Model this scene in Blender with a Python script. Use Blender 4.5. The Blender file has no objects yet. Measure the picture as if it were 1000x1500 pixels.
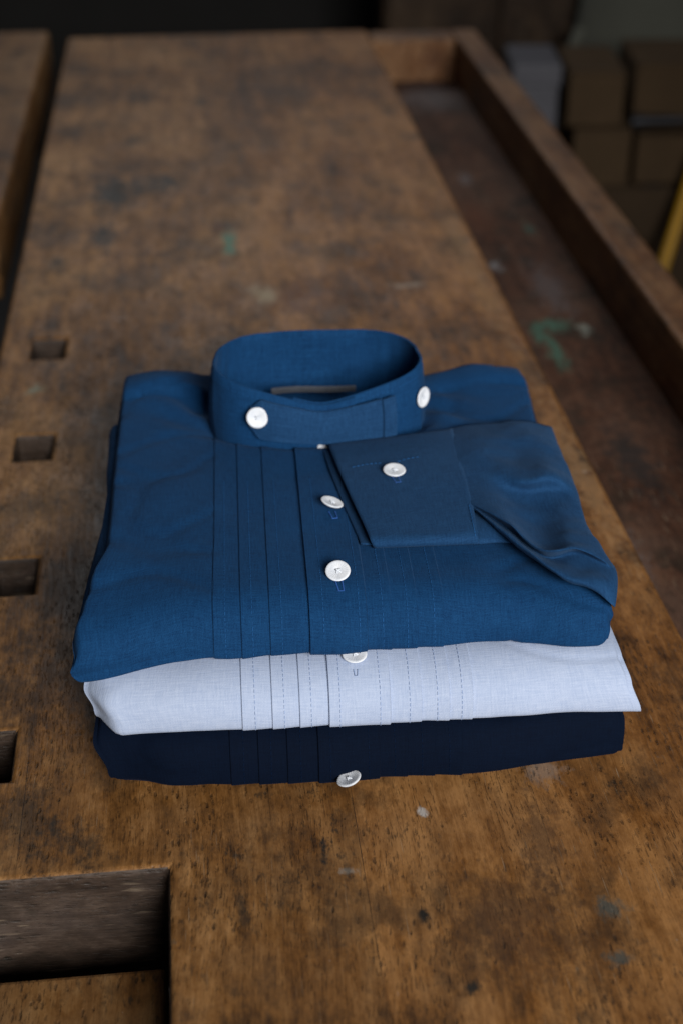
import bpy, bmesh, math, random
import numpy as np
from mathutils import Vector, Matrix, noise

random.seed(7)
SC = bpy.context.scene
COL = SC.collection
TOP = 0.85                       # height of the bench top above the floor, metres
PSI = math.radians(6.29)         # the bench runs a little to the left of the view
SPSI = math.radians(4.2)         # the folded stack lies slightly askew on it
SX, SY = 0.049, 0.685            # stack centre in its own axes


# ------------------------------------------------------------------ helpers
def smooth(t):
    t = max(0.0, min(1.0, t))
    return t * t * (3 - 2 * t)


def lerp(a, b, t):
    return a + (b - a) * t


def table(x, pts):
    if x <= pts[0][0]:
        return pts[0][1]
    for (x0, y0), (x1, y1) in zip(pts, pts[1:]):
        if x <= x1:
            return lerp(y0, y1, smooth((x - x0) / (x1 - x0)))
    return pts[-1][1]


def nz(x, y, z=0.0):
    return noise.noise(Vector((x, y, z)))


def empty(name, loc, rz=0.0, label=None, cat=None, group=None):
    o = bpy.data.objects.new(name, None)
    COL.objects.link(o)
    o.empty_display_size = 0.05
    o.location = loc
    o.rotation_euler = (0, 0, rz)
    tag(o, label, cat, group)
    return o


def tag(o, label=None, cat=None, group=None, kind=None):
    if label: o['label'] = label
    if cat: o['category'] = cat
    if group: o['group'] = group
    if kind: o['kind'] = kind
    return o


def make(name, verts, faces, mat, parent=None, uvs=None, smooth_shade=True, sharp=40):
    me = bpy.data.meshes.new(name)
    me.from_pydata([tuple(v) for v in verts], [], faces)
    me.validate()
    if uvs is not None and len(uvs) == len(verts):
        lay = me.uv_layers.new(name='UVMap')
        vi = np.empty(len(me.loops), dtype=np.int32)
        me.loops.foreach_get('vertex_index', vi)
        lay.data.foreach_set('uv', np.asarray(uvs, dtype=np.float32)[vi].ravel())
    me.materials.append(mat)
    me.polygons.foreach_set('use_smooth', [smooth_shade] * len(me.polygons))
    if smooth_shade:
        me.set_sharp_from_angle(angle=math.radians(sharp))
    me.update()
    o = bpy.data.objects.new(name, me)
    COL.objects.link(o)
    if parent is not None:
        o.parent = parent
    return o


def recalc(o):
    bm = bmesh.new(); bm.from_mesh(o.data)
    bmesh.ops.recalc_face_normals(bm, faces=bm.faces)
    bm.to_mesh(o.data); bm.free()
    return o


def box(name, x0, x1, y0, y1, z0, z1, mat, parent=None, bevel=0.002, seg=2):
    v = [(x, y, z) for z in (z0, z1) for y in (y0, y1) for x in (x0, x1)]
    f = [(0, 2, 3, 1), (4, 5, 7, 6), (0, 1, 5, 4), (2, 6, 7, 3), (0, 4, 6, 2), (1, 3, 7, 5)]
    o = make(name, v, f, mat, parent, smooth_shade=False)
    if bevel:
        bv = o.modifiers.new('edge', 'BEVEL'); bv.width = bevel; bv.segments = seg
        bv.limit_method = 'ANGLE'; bv.harden_normals = False
    return o


def grid_faces(nu, nv, closed_v=False, off=0):
    """nu columns of nv points each."""
    f = []
    for i in range(nu - 1):
        for j in range(nv if closed_v else nv - 1):
            j2 = (j + 1) % nv
            f.append((off + i * nv + j, off + (i + 1) * nv + j, off + (i + 1) * nv + j2, off + i * nv + j2))
    return f


def tube_mesh(paths, r, sides=6):
    V, Fc = [], []
    for path in paths:
        base = len(V)
        n = len(path)
        P = [Vector(p) for p in path]
        for i, p in enumerate(P):
            t = (P[min(i + 1, n - 1)] - P[max(i - 1, 0)]).normalized()
            a = t.orthogonal().normalized(); b = t.cross(a)
            for k in range(sides):
                an = 2 * math.pi * k / sides
                V.append(p + a * (r * math.cos(an)) + b * (r * math.sin(an)))
        for i in range(n - 1):
            for k in range(sides):
                k2 = (k + 1) % sides
                Fc.append((base + i * sides + k, base + i * sides + k2, base + (i + 1) * sides + k2, base + (i + 1) * sides + k))
        Fc.append(tuple(base + k for k in range(sides))[::-1])
        Fc.append(tuple(base + (n - 1) * sides + k for k in range(sides)))
    return V, Fc


# ------------------------------------------------------------------ materials
class NT:
    def __init__(self, name):
        self.mat = bpy.data.materials.new(name)
        self.mat.use_nodes = True
        self.t = self.mat.node_tree
        self.t.nodes.clear()
        self.out = self.t.nodes.new('ShaderNodeOutputMaterial')
        self.b = self.t.nodes.new('ShaderNodeBsdfPrincipled')
        self.t.links.new(self.b.outputs[0], self.out.inputs['Surface'])

    def n(self, kind, **kw):
        node = self.t.nodes.new('ShaderNode' + kind)
        for k, v in kw.items():
            setattr(node, k, v)
        return node

    def put(self, sock, v):
        if isinstance(v, bpy.types.NodeSocket):
            self.t.links.new(v, sock)
        elif isinstance(v, tuple) and len(v) == 3 and len(getattr(sock, 'default_value', (0, 0, 0))) == 4:
            sock.default_value = (*v, 1)
        else:
            sock.default_value = v

    def coord(self, which='Object'):
        return self.n('TexCoord').outputs[which]

    def mapped(self, vec, scale=(1, 1, 1), loc=(0, 0, 0), rot=(0, 0, 0)):
        m = self.n('Mapping')
        self.put(m.inputs['Vector'], vec)
        m.inputs['Scale'].default_value = scale
        m.inputs['Location'].default_value = loc
        m.inputs['Rotation'].default_value = rot
        return m.outputs[0]

    def noise(self, vec, scale=1.0, detail=3.0, rough=0.55, dist=0.0, col=False):
        k = self.n('TexNoise')
        self.put(k.inputs['Vector'], vec)
        k.inputs['Scale'].default_value = scale
        k.inputs['Detail'].default_value = detail
        k.inputs['Roughness'].default_value = rough
        k.inputs['Distortion'].default_value = dist
        return k.outputs['Color' if col else 'Fac']

    def ramp(self, fac, stops, interp='LINEAR'):
        r = self.n('ValToRGB')
        r.color_ramp.interpolation = interp
        e = r.color_ramp.elements
        while len(e) < len(stops):
            e.new(0.5)
        for el, (p, c) in zip(e, stops):
            el.position = p
            el.color = (c, c, c, 1) if isinstance(c, (int, float)) else (*c, 1)
        self.put(r.inputs[0], fac)
        return r.outputs[0]

    def math(self, op, a, b=0.0, c=0.0, clamp=False):
        m = self.n('Math', operation=op, use_clamp=clamp)
        self.put(m.inputs[0], a); self.put(m.inputs[1], b); self.put(m.inputs[2], c)
        return m.outputs[0]

    def mix(self, fac, a, b, mode='MIX'):
        m = self.n('MixRGB', blend_type=mode)
        self.put(m.inputs[0], fac); self.put(m.inputs[1], a); self.put(m.inputs[2], b)
        return m.outputs[0]

    def sep(self, vec):
        s = self.n('SeparateXYZ'); self.put(s.inputs[0], vec)
        return s.outputs

    def bump(self, h, strength=0.3, dist=0.001, normal=None):
        b = self.n('Bump')
        self.put(b.inputs['Height'], h)
        b.inputs['Strength'].default_value = strength
        b.inputs['Distance'].default_value = dist
        if normal is not None:
            self.put(b.inputs['Normal'], normal)
        return b.outputs[0]

    def set(self, **kw):
        names = dict(color='Base Color', rough='Roughness', metal='Metallic', spec='Specular IOR Level', normal='Normal',
                     sheen='Sheen Weight', sheen_rough='Sheen Roughness', sheen_tint='Sheen Tint')
        for k, v in kw.items():
            self.put(self.b.inputs[names[k]], v)
        return self.mat


def spot(m, xyz, x, y, rx, ry, wob, edge=0.75):
    """soft-edged irregular patch centred at x, y of the bench (0..1)."""
    dx = m.math('MULTIPLY', m.math('SUBTRACT', xyz[0], x), 1.0 / rx)
    dy = m.math('MULTIPLY', m.math('SUBTRACT', xyz[1], y), 1.0 / ry)
    d = m.math('SQRT', m.math('ADD', m.math('MULTIPLY', dx, dx), m.math('MULTIPLY', dy, dy)))
    d = m.math('ADD', d, m.math('MULTIPLY', m.math('SUBTRACT', wob, 0.5), 3.6))
    return m.ramp(d, [(1 - edge, 1.0), (1.0, 0.0)])


def wood(name, dark, mid, light, seams=(), stains=(), wear=0.62, fleck=1.0, rough=(0.38, 0.62), grey=0.35, along='y', greyc=(0.165, 0.108, 0.060), spec=0.2):
    """old oiled beech: long grain, knocks, dirt, scratches, spilled paint."""
    m = NT(name)
    co = m.coord('Object')
    if along == 'x':
        co = m.mapped(co, rot=(0, 0, math.pi / 2))
    # a little wobble so the grain is never ruler straight
    wv = m.noise(co, 5.0, 2.0, col=True)
    off = m.n('VectorMath', operation='MULTIPLY_ADD')
    m.put(off.inputs[0], wv); off.inputs[1].default_value = (0.02, 0.0, 0.02); m.put(off.inputs[2], co)
    gco = off.outputs[0]
    xyz = m.sep(co)
    g1 = m.noise(m.mapped(gco, (90, 7, 90)), 1.0, 4.0, 0.6)
    g2 = m.noise(m.mapped(gco, (520, 22, 520), (3, 1, 2)), 1.0, 3.0, 0.65)
    g3 = m.noise(m.mapped(gco, (1500, 90, 1500), (7, 4, 1)), 1.0, 2.0, 0.6)
    big = m.noise(m.mapped(co, (9, 6, 9), (2, 5, 1)), 1.0, 4.0, 0.6)
    mid_n = m.noise(m.mapped(co, (34, 22, 34), (8, 2, 3)), 1.0, 5.0, 0.65)
    f = m.math('ADD', m.math('MULTIPLY', g1, 0.55), m.math('MULTIPLY', g2, 0.30))
    f = m.math('ADD', f, m.math('ADD', m.math('MULTIPLY', big, 0.95), -0.30))
    f = m.math('ADD', f, m.math('MULTIPLY', g3, 0.12))
    mot = m.noise(m.mapped(co, (150, 70, 150), (6, 2, 7)), 1.0, 4.0, 0.7)
    f = m.math('ADD', f, m.math('MULTIPLY', m.math('SUBTRACT', mot, 0.5), 0.75))
    col = m.ramp(f, [(0.40, dark), (0.64, mid), (0.92, light)])
    # rubbed, dried-out grey patches
    gm = m.ramp(m.math('ADD', m.math('MULTIPLY', big, 0.5), m.math('MULTIPLY', mid_n, 0.5)), [(0.46, 0.0), (0.66, 1.0)])
    col = m.mix(m.math('MULTIPLY', gm, grey), col, greyc)
    # plank to plank differences and the glue lines between
    for sx, amt in seams:
        side = m.math('GREATER_THAN', xyz[0], sx)
        col = m.mix(side, col, m.mix(1.0, col, (amt, amt * 0.97, amt * 0.93), 'MULTIPLY'))
    # worn-in dirt: cloudy dark areas
    dn = m.noise(m.mapped(co, (19, 13, 19), (11, 3, 6)), 1.0, 6.0, 0.74)
    dirt = m.ramp(dn, [(0.50, 0.0), (0.62, 1.0)])
    col = m.mix(m.math('MULTIPLY', dirt, 0.92 * wear), col, (0.022, 0.015, 0.010))
    ol = m.ramp(m.noise(m.mapped(co, (230, 110, 230), (1, 12, 6)), 1.0, 4.0, 0.7), [(0.56, 0.0), (0.66, 1.0)])
    olm = m.ramp(m.noise(m.mapped(co, (17, 12, 17), (21, 2, 6)), 1.0, 4.0, 0.6), [(0.44, 0.1), (0.60, 1.0)])
    col = m.mix(m.math('MULTIPLY', m.math('MULTIPLY', ol, olm), 0.75), col, (0.018, 0.016, 0.012))
    # knocks and dents filled with black, in clusters and along the grain
    v = m.n('TexVoronoi'); v.feature = 'F1'
    m.put(v.inputs['Vector'], m.mapped(gco, (330, 95, 330))); v.inputs['Scale'].default_value = 1.0
    v.inputs['Randomness'].default_value = 1.0
    wobf = m.noise(m.mapped(co, (420, 300, 420), (1, 9, 2)), 1.0, 3.0, 0.6)
    dd = m.math('ADD', v.outputs['Distance'], m.math('MULTIPLY', wobf, 0.5))
    kn = m.ramp(dd, [(0.34, 1.0), (0.54, 0.0)])
    clus = m.ramp(m.noise(m.mapped(co, (20, 16, 20), (5, 5, 5)), 1.0, 5.0, 0.65), [(0.42, 0.0), (0.58, 1.0)])
    kn = m.math('MULTIPLY', m.math('MULTIPLY', kn, clus), 0.6 * fleck, clamp=True)
    col = m.mix(m.math('MULTIPLY', kn, 0.85), col, (0.016, 0.015, 0.013))
    # fine dark pores
    po = m.noise(m.mapped(gco, (1300, 150, 1300), (2, 8, 3)), 1.0, 2.0, 0.5)
    pore = m.ramp(po, [(0.58, 0.0), (0.68, 1.0)])
    pm = m.ramp(m.noise(m.mapped(co, (40, 12, 40), (1, 7, 9)), 1.0, 3.0), [(0.42, 0.15), (0.62, 0.8)])
    pore = m.math('MULTIPLY', pore, pm)
    col = m.mix(m.math('MULTIPLY', pore, 0.75), col, (0.02, 0.013, 0.009))
    # pale scratches in a few directions
    scr = None
    for k, (ang, thr) in enumerate(((0.5, 0.69), (-0.9, 0.70), (1.35, 0.695))):
        s = m.noise(m.mapped(co, (900, 40, 300), (k * 3.1, k, 0), (0, 0, ang)), 1.0, 1.5, 0.5)
        s = m.ramp(s, [(thr, 0.0), (thr + 0.05, 1.0)])
        scr = s if scr is None else m.math('MAXIMUM', scr, s)
    scm = m.ramp(m.noise(m.mapped(co, (16, 13, 16), (9, 1, 4)), 1.0, 4.0), [(0.45, 0.0), (0.65, 1.0)])
    scr = m.math('MULTIPLY', scr, scm)
    col = m.mix(m.math('MULTIPLY', scr, 0.5), col, (0.33, 0.25, 0.17))
    # chips of pale filler and greenish spilled paint
    pn = m.noise(m.mapped(co, (95, 70, 95), (4, 4, 8)), 1.0, 5.0, 0.6)
    pale = m.ramp(pn, [(0.715, 0.0), (0.75, 1.0)])
    col = m.mix(m.math('MULTIPLY', pale, 0.55), col, (0.34, 0.32, 0.30))
    gn = m.noise(m.mapped(co, (70, 60, 70), (14, 2, 18)), 1.0, 5.0, 0.6)
    gr = m.ramp(gn, [(0.70, 0.0), (0.76, 1.0)])
    col = m.mix(m.math('MULTIPLY', gr, 0.45), col, (0.07, 0.085, 0.075))
    wob = m.noise(m.mapped(co, (130, 80, 130), (3, 3, 3)), 1.0, 4.0, 0.75)
    for (x, y, rx, ry, c, amt) in stains:
        s = spot(m, xyz, x, y, rx, ry, wob)
        col = m.mix(m.math('MULTIPLY', s, amt), col, c)
    for sx, amt in seams:
        ln = m.math('LESS_THAN', m.math('ABSOLUTE', m.math('SUBTRACT', m.math('ADD', xyz[0], m.math('MULTIPLY', m.math('SUBTRACT', big, 0.5), 0.002)), sx)), 0.00022)
        col = m.mix(m.math('MULTIPLY', ln, m.math('MULTIPLY', clus, 0.75)), col, (0.012, 0.008, 0.006))
    rr = m.ramp(m.math('ADD', m.math('MULTIPLY', mid_n, 0.6), m.math('MULTIPLY', g2, 0.4)), [(0.35, rough[0]), (0.68, rough[1])])
    h = m.math('SUBTRACT', m.math('MULTIPLY', g2, 0.5), m.math('MULTIPLY', kn, 1.2))
    h = m.math('SUBTRACT', h, m.math('MULTIPLY', pore, 0.6))
    h = m.math('ADD', h, m.math('MULTIPLY', mid_n, 0.8))
    h = m.math('SUBTRACT', h, m.math('MULTIPLY', scr, 0.4))
    return m.set(color=col, rough=rr, spec=spec, normal=m.bump(h, 0.6, 0.0012))


def cloth(name, base, light, weave=0.5, sheen=0.25, tint=(0.5, 0.65, 1.0), slub=0.35):
    """linen: two thread directions with slubs, in a UV measured in metres."""
    m = NT(name)
    uv = m.coord('UV')
    su = m.noise(m.mapped(uv, (1100, 110, 1)), 1.0, 2.0, 0.6)
    sv = m.noise(m.mapped(uv, (110, 1100, 1), (3, 7, 0)), 1.0, 2.0, 0.6)
    big = m.noise(m.mapped(uv, (30, 30, 1), (1, 2, 0)), 1.0, 3.0)
    xyz = m.sep(uv)
    th = 2 * math.pi / 0.00085
    tw = m.math('SINE', m.math('MULTIPLY', m.math('ADD', xyz[0], m.math('MULTIPLY', xyz[1], 0.6)), th))
    tw2 = m.math('SINE', m.math('MULTIPLY', m.math('SUBTRACT', m.math('MULTIPLY', xyz[0], 0.25), xyz[1]), th))
    tw = m.math('MULTIPLY', tw, tw2)
    fib = m.noise(m.mapped(uv, (1500, 1500, 1), (5, 5, 0)), 1.0, 2.0, 0.7)
    w = m.math('ADD', m.math('MULTIPLY', m.math('SUBTRACT', su, 0.5), slub * 1.5), m.math('MULTIPLY', m.math('SUBTRACT', sv, 0.5), slub * 1.5))
    w = m.math('ADD', w, m.math('MULTIPLY', tw, 0.10 * weave))
    w = m.math('ADD', w, m.math('MULTIPLY', m.math('SUBTRACT', fib, 0.5), 1.0 * weave))
    w = m.math('ADD', w, m.math('MULTIPLY', m.math('SUBTRACT', big, 0.5), 0.25))
    f = m.math('ADD', w, 0.5, clamp=True)
    col = m.mix(f, base, light)
    h = m.math('ADD', m.math('MULTIPLY', tw, 0.25), m.math('ADD', su, sv))
    h = m.math('ADD', h, m.math('MULTIPLY', fib, 0.6))
    return m.set(color=col, rough=0.85, spec=0.08, sheen=sheen, sheen_rough=0.45, sheen_tint=tint, normal=m.bump(h, 0.35, 0.0004))


def plain(name, c, rough=0.6, var=0.15, scale=30.0, spec=0.4, metal=0.0, bump=0.15):
    m = NT(name)
    co = m.coord('Object')
    a = m.noise(co, scale, 5.0, 0.6)
    b = m.noise(m.mapped(co, loc=(4, 2, 1)), scale * 0.2, 3.0, 0.5)
    f = m.math('ADD', m.math('MULTIPLY', a, 0.5), m.math('MULTIPLY', b, 0.5))
    lo = tuple(x * (1 - var * 1.6) for x in c); hi = tuple(min(1, x * (1 + var * 1.6)) for x in c)
    col = m.ramp(f, [(0.3, lo), (0.7, hi)])
    return m.set(color=col, rough=rough, spec=spec, metal=metal, normal=m.bump(a, bump, 0.002))


def carton_mat(name, c):
    m = NT(name)
    co = m.coord('Object')
    a = m.noise(m.mapped(co, (12, 12, 160)), 1.0, 3.0, 0.6)
    b = m.noise(co, 9.0, 4.0, 0.6)
    f = m.math('ADD', m.math('MULTIPLY', a, 0.35), m.math('MULTIPLY', b, 0.65))
    col = m.ramp(f, [(0.3, tuple(x * 0.8 for x in c)), (0.7, tuple(x * 1.15 for x in c))])
    return m.set(color=col, rough=0.85, spec=0.2, normal=m.bump(a, 0.2, 0.002))


GRN = (0.045, 0.105, 0.075)
DRK = (0.018, 0.016, 0.013)
top_stains = [
    (-0.075, 1.42, 0.030, 0.075, DRK, 0.97), (-0.030, 1.45, 0.035, 0.035, DRK, 0.91), (-0.085, 1.30, 0.016, 0.05, DRK, 0.97),
    (-0.06, 1.60, 0.016, 0.030, DRK, 0.72), (-0.125, 1.24, 0.014, 0.03, DRK, 0.78), (-0.05, 1.78, 0.02, 0.035, DRK, 0.78),
    (-0.070, 1.90, 0.03, 0.02, DRK, 0.45), (0.02, 1.75, 0.010, 0.03, DRK, 0.78), (0.115, 1.85, 0.05, 0.10, (0.06, 0.035, 0.02), 0.4),
    (0.034, 1.275, 0.009, 0.050, (0.05, 0.15, 0.10), 0.95), (0.030, 1.315, 0.012, 0.022, (0.055, 0.022, 0.012), 0.8),
    (0.090, 1.14, 0.055, 0.05, (0.10, 0.042, 0.02), 0.75), (0.060, 1.15, 0.016, 0.022, (0.30, 0.24, 0.15), 0.8),
    (-0.125, 0.985, 0.007, 0.010, (0.20, 0.22, 0.16), 0.8), (0.185, 1.155, 0.022, 0.006, (0.30, 0.26, 0.21), 0.6),
    (0.10, 1.25, 0.012, 0.03, (0.06, 0.033, 0.02), 0.6),
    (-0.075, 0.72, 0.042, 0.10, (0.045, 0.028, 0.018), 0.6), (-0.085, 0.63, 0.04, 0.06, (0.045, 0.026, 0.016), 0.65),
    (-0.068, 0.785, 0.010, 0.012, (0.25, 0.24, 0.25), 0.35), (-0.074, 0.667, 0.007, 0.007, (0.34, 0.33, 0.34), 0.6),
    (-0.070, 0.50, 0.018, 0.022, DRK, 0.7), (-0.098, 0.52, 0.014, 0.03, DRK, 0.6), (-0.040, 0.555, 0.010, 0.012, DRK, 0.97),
    (0.160, 0.53, 0.012, 0.014, (0.22, 0.21, 0.20), 0.35), (0.095, 0.505, 0.003, 0.004, (0.40, 0.38, 0.36), 0.8),
    (0.055, 0.470, 0.005, 0.003, (0.34, 0.31, 0.27), 0.6), (0.125, 0.43, 0.03, 0.035, (0.05, 0.026, 0.015), 0.5),
    (0.150, 0.48, 0.012, 0.04, (0.045, 0.025, 0.015), 0.55), (0.10, 0.398, 0.004, 0.004, DRK, 0.97), (0.085, 0.44, 0.003, 0.004, DRK, 0.97),
    (0.055, 0.47, 0.003, 0.012, DRK, 0.6), (0.005, 0.45, 0.005, 0.014, DRK, 0.6), (0.045, 0.485, 0.0025, 0.009, DRK, 0.97),
    (0.17, 0.435, 0.008, 0.008, (0.05, 0.06, 0.055), 0.8), (0.165, 0.405, 0.007, 0.006, (0.05, 0.06, 0.055), 0.8),
    (0.255, 0.80, 0.012, 0.12, (0.30, 0.17, 0.075), 0.5), (0.25, 1.2, 0.012, 0.25, (0.27, 0.16, 0.075), 0.4),
]
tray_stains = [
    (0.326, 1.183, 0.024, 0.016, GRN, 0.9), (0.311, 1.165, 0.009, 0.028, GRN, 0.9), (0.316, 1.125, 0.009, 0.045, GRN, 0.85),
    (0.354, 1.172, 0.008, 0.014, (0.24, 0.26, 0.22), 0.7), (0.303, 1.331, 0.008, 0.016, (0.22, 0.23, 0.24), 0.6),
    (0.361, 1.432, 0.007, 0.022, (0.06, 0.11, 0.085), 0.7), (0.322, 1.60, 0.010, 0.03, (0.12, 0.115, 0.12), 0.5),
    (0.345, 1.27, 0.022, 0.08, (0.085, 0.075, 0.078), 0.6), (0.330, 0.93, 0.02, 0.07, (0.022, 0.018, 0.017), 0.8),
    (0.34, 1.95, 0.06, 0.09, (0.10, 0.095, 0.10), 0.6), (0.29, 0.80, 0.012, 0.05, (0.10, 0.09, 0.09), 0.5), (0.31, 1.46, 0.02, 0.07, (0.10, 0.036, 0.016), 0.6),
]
M_TOP = wood('bench_wood', (0.042, 0.018, 0.0056), (0.180, 0.081, 0.0225), (0.36, 0.188, 0.070),
             seams=((-0.098, 0.92), (0.0215, 0.88), (0.0625, 1.14), (0.152, 0.95)), stains=top_stains)
M_JAW = wood('vise_wood', (0.050, 0.021, 0.006), (0.140, 0.062, 0.018), (0.24, 0.125, 0.046), stains=[
    (-0.085, 0.400, 0.020, 0.020, (0.05, 0.024, 0.01), 0.7), (-0.045, 0.408, 0.018, 0.014, (0.30, 0.23, 0.13), 0.6), (-0.036, 0.392, 0.01, 0.01, (0.22, 0.07, 0.025), 0.6)])
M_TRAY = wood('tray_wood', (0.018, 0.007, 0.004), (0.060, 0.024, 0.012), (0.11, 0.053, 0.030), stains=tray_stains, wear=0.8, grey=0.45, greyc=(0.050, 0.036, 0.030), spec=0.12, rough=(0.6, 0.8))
M_RAIL = wood('rail_wood', (0.040, 0.014, 0.005), (0.110, 0.045, 0.015), (0.21, 0.105, 0.045), wear=0.6, grey=0.3, fleck=0.6)
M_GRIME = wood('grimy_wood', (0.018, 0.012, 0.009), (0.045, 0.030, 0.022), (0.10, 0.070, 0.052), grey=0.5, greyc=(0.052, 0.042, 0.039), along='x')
M_LEG = wood('leg_wood', (0.10, 0.05, 0.02), (0.17, 0.09, 0.035), (0.25, 0.14, 0.06), fleck=0.5)

M_BLUE = cloth('blue_linen', (0.0006, 0.0090, 0.038), (0.0085, 0.0590, 0.160), 0.95, 0.05, (0.35, 0.6, 1.0))
M_PALE = cloth('pale_linen', (0.245, 0.31, 0.455), (0.44, 0.495, 0.62), 0.45, 0.1, (0.9, 0.95, 1.0), slub=0.42)
M_NAVY = cloth('navy_linen', (0.0002, 0.0014, 0.0060), (0.0009, 0.0050, 0.0165), 0.5, 0.02, (0.3, 0.45, 1.0))
M_BLUE_LIT_GRAIN = cloth('blue_linen_lit_grain', (0.0010, 0.0105, 0.039), (0.0165, 0.0660, 0.160), 0.95, 0.06, (0.35, 0.6, 1.0))  # same blue linen on tab, cuff, sleeve; side light and warp greying put into colour
M_ST_BLUE = plain('blue_thread', (0.016, 0.080, 0.220), 0.7, 0.2, 400, spec=0.03)
M_ST_PALE = plain('slate_thread', (0.215, 0.29, 0.46), 0.7, 0.2, 400, spec=0.03)
M_ST_NAVY = plain('navy_thread', (0.0022, 0.0080, 0.026), 0.7, 0.2, 400, spec=0.03)
M_LOOP = plain('royal_thread', (0.020, 0.085, 0.30), 0.65, 0.2, 500)
M_TAG = plain('neck_tape', (0.055, 0.060, 0.072), 0.8, 0.25, 300)


def button_mat():
    m = NT('mother_of_pearl')
    co = m.coord('Object')
    a = m.noise(co, 320.0, 4.0, 0.6)
    b = m.noise(m.mapped(co, loc=(0.3, 0.1, 0)), 90.0, 3.0, 0.5)
    f = m.math('ADD', m.math('MULTIPLY', a, 0.6), m.math('MULTIPLY', b, 0.4))
    col = m.ramp(f, [(0.34, (0.52, 0.55, 0.60)), (0.50, (0.64, 0.66, 0.70)), (0.66, (0.74, 0.74, 0.75))])
    return m.set(color=col, rough=0.45, spec=0.35, normal=m.bump(a, 0.2, 0.0003))


M_BTN = button_mat()
M_BTN_THREAD = plain('white_thread', (0.62, 0.65, 0.70), 0.8, 0.1, 500)

# ------------------------------------------------------------------ the room
M_FLOOR = plain('workshop_floor', (0.045, 0.042, 0.040), 0.8, 0.3, 6.0)
M_WALL = plain('workshop_wall', (0.010, 0.009, 0.008), 0.9, 0.3, 3.0)
fl = make('floor', [(-6, -4, 0), (6, -4, 0), (6, 6, 0), (-6, 6, 0)], [(0, 1, 2, 3)], M_FLOOR, smooth_shade=False)
tag(fl, kind='structure')
wl = box('wall', -6, 6, 4.2, 4.35, 0, 3.0, M_WALL, bevel=0)
tag(wl, kind='structure')

# ------------------------------------------------------------------ workbench
bench = empty('workbench', (0, 0, 0), PSI, 'old scarred wooden workbench with dog holes and tool tray, carrying the folded shirts', 'workbench')
bench.location = (0, 0, 0)


def slab(name, xs, ys, solid, z0, z1, mat, parent, bevel=0.0025, inner=None):
    """a board cut on a grid: solid(i, j) says which cells hold wood."""
    bm = bmesh.new()
    bw = bm.edges.layers.float.new('bevel_weight_edge')
    key = {}

    def vtx(i, j, z):
        k = (i, j, z)
        if k not in key:
            key[k] = bm.verts.new((xs[i], ys[j], z))
        return key[k]
    nx, ny = len(xs) - 1, len(ys) - 1
    ok = lambda i, j: 0 <= i < nx and 0 <= j < ny and solid(i, j)
    for i in range(nx):
        for j in range(ny):
            if not solid(i, j):
                continue
            a, b, c, d = (i, j), (i + 1, j), (i + 1, j + 1), (i, j + 1)
            bm.faces.new([vtx(*p, z1) for p in (a, b, c, d)])
            bm.faces.new([vtx(*p, z0) for p in (d, c, b, a)])
            for (di, dj), (p, q) in (((0, -1), (a, b)), ((1, 0), (b, c)), ((0, 1), (c, d)), ((-1, 0), (d, a))):
                if not ok(i + di, j + dj):
                    fc = bm.faces.new([vtx(*p, z0), vtx(*q, z0), vtx(*q, z1), vtx(*p, z1)])
                    if 0 <= i + di < nx and 0 <= j + dj < ny:
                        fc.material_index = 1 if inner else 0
    bm.normal_update()
    for e in bm.edges:
        if len(e.link_faces) == 2 and e.calc_face_angle(0) > 0.5:
            a, b = e.verts
            rim = a.co.z == z1 and b.co.z == z1 and abs(a.co.y - ys[1]) < 1e-6 and abs(b.co.y - ys[1]) < 1e-6
            e[bw] = 1.0 if rim else 0.27
    me = bpy.data.meshes.new(name)
    bm.to_mesh(me); bm.free()
    me.materials.append(mat)
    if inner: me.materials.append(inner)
    o = bpy.data.objects.new(name, me)
    COL.objects.link(o); o.parent = parent
    bv = o.modifiers.new('worn_edge', 'BEVEL'); bv.width = bevel; bv.segments = 4; bv.limit_method = 'WEIGHT'
    for p in me.polygons: p.use_smooth = True
    bv.harden_normals = True
    return o


# dog holes 28 x 37 mm, one every 163 mm, along the front strip; an L-shaped cut for the tail vise
xs = [-0.158, -0.1325, -0.1065, -0.028, 0.2655]
holes = [(0.550, 0.588), (0.714, 0.752), (0.877, 0.913), (1.040, 1.076), (1.203, 1.240)]
ys = [0.22, 0.4816]
for a, b in holes[:4]:
    ys += [a, b]
ys += [2.095]


def solid(i, j):
    if j == 0:
        return i == 3
    if i == 1 and j % 2 == 0 and 2 <= j <= 8:
        return False
    return True


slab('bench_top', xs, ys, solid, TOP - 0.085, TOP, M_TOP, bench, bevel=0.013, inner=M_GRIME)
box('tail_vise_jaw', -0.158, -0.0312, 0.22, 0.4585, TOP - 0.120, TOP - 0.040, M_JAW, bench, 0.003, 3)
box('vise_jaw', -0.330, -0.188, 1.335, 2.15, TOP - 0.075, TOP - 0.002, M_JAW, bench, 0.006, 3)
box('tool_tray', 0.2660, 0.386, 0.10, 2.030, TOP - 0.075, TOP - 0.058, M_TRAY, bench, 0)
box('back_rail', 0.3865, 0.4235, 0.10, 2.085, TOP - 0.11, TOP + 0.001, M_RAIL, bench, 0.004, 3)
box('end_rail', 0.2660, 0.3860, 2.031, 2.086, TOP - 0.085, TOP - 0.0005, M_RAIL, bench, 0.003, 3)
for (lx, ly) in ((-0.10, 0.75), (0.33, 0.75), (-0.10, 1.85), (0.33, 1.85)):
    box('leg', lx - 0.04, lx + 0.04, ly - 0.04, ly + 0.04, 0.0, TOP - (0.0855 if lx < 0 else 0.0755), M_LEG, bench, 0.004)
for ly in (0.75, 1.85):
    box('stretcher', -0.06, 0.29, ly - 0.02, ly + 0.02, 0.12, 0.22, M_LEG, bench, 0.004)

# ------------------------------------------------------------------ shirts
cs, sn = math.cos(SPSI), math.sin(SPSI)


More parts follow.
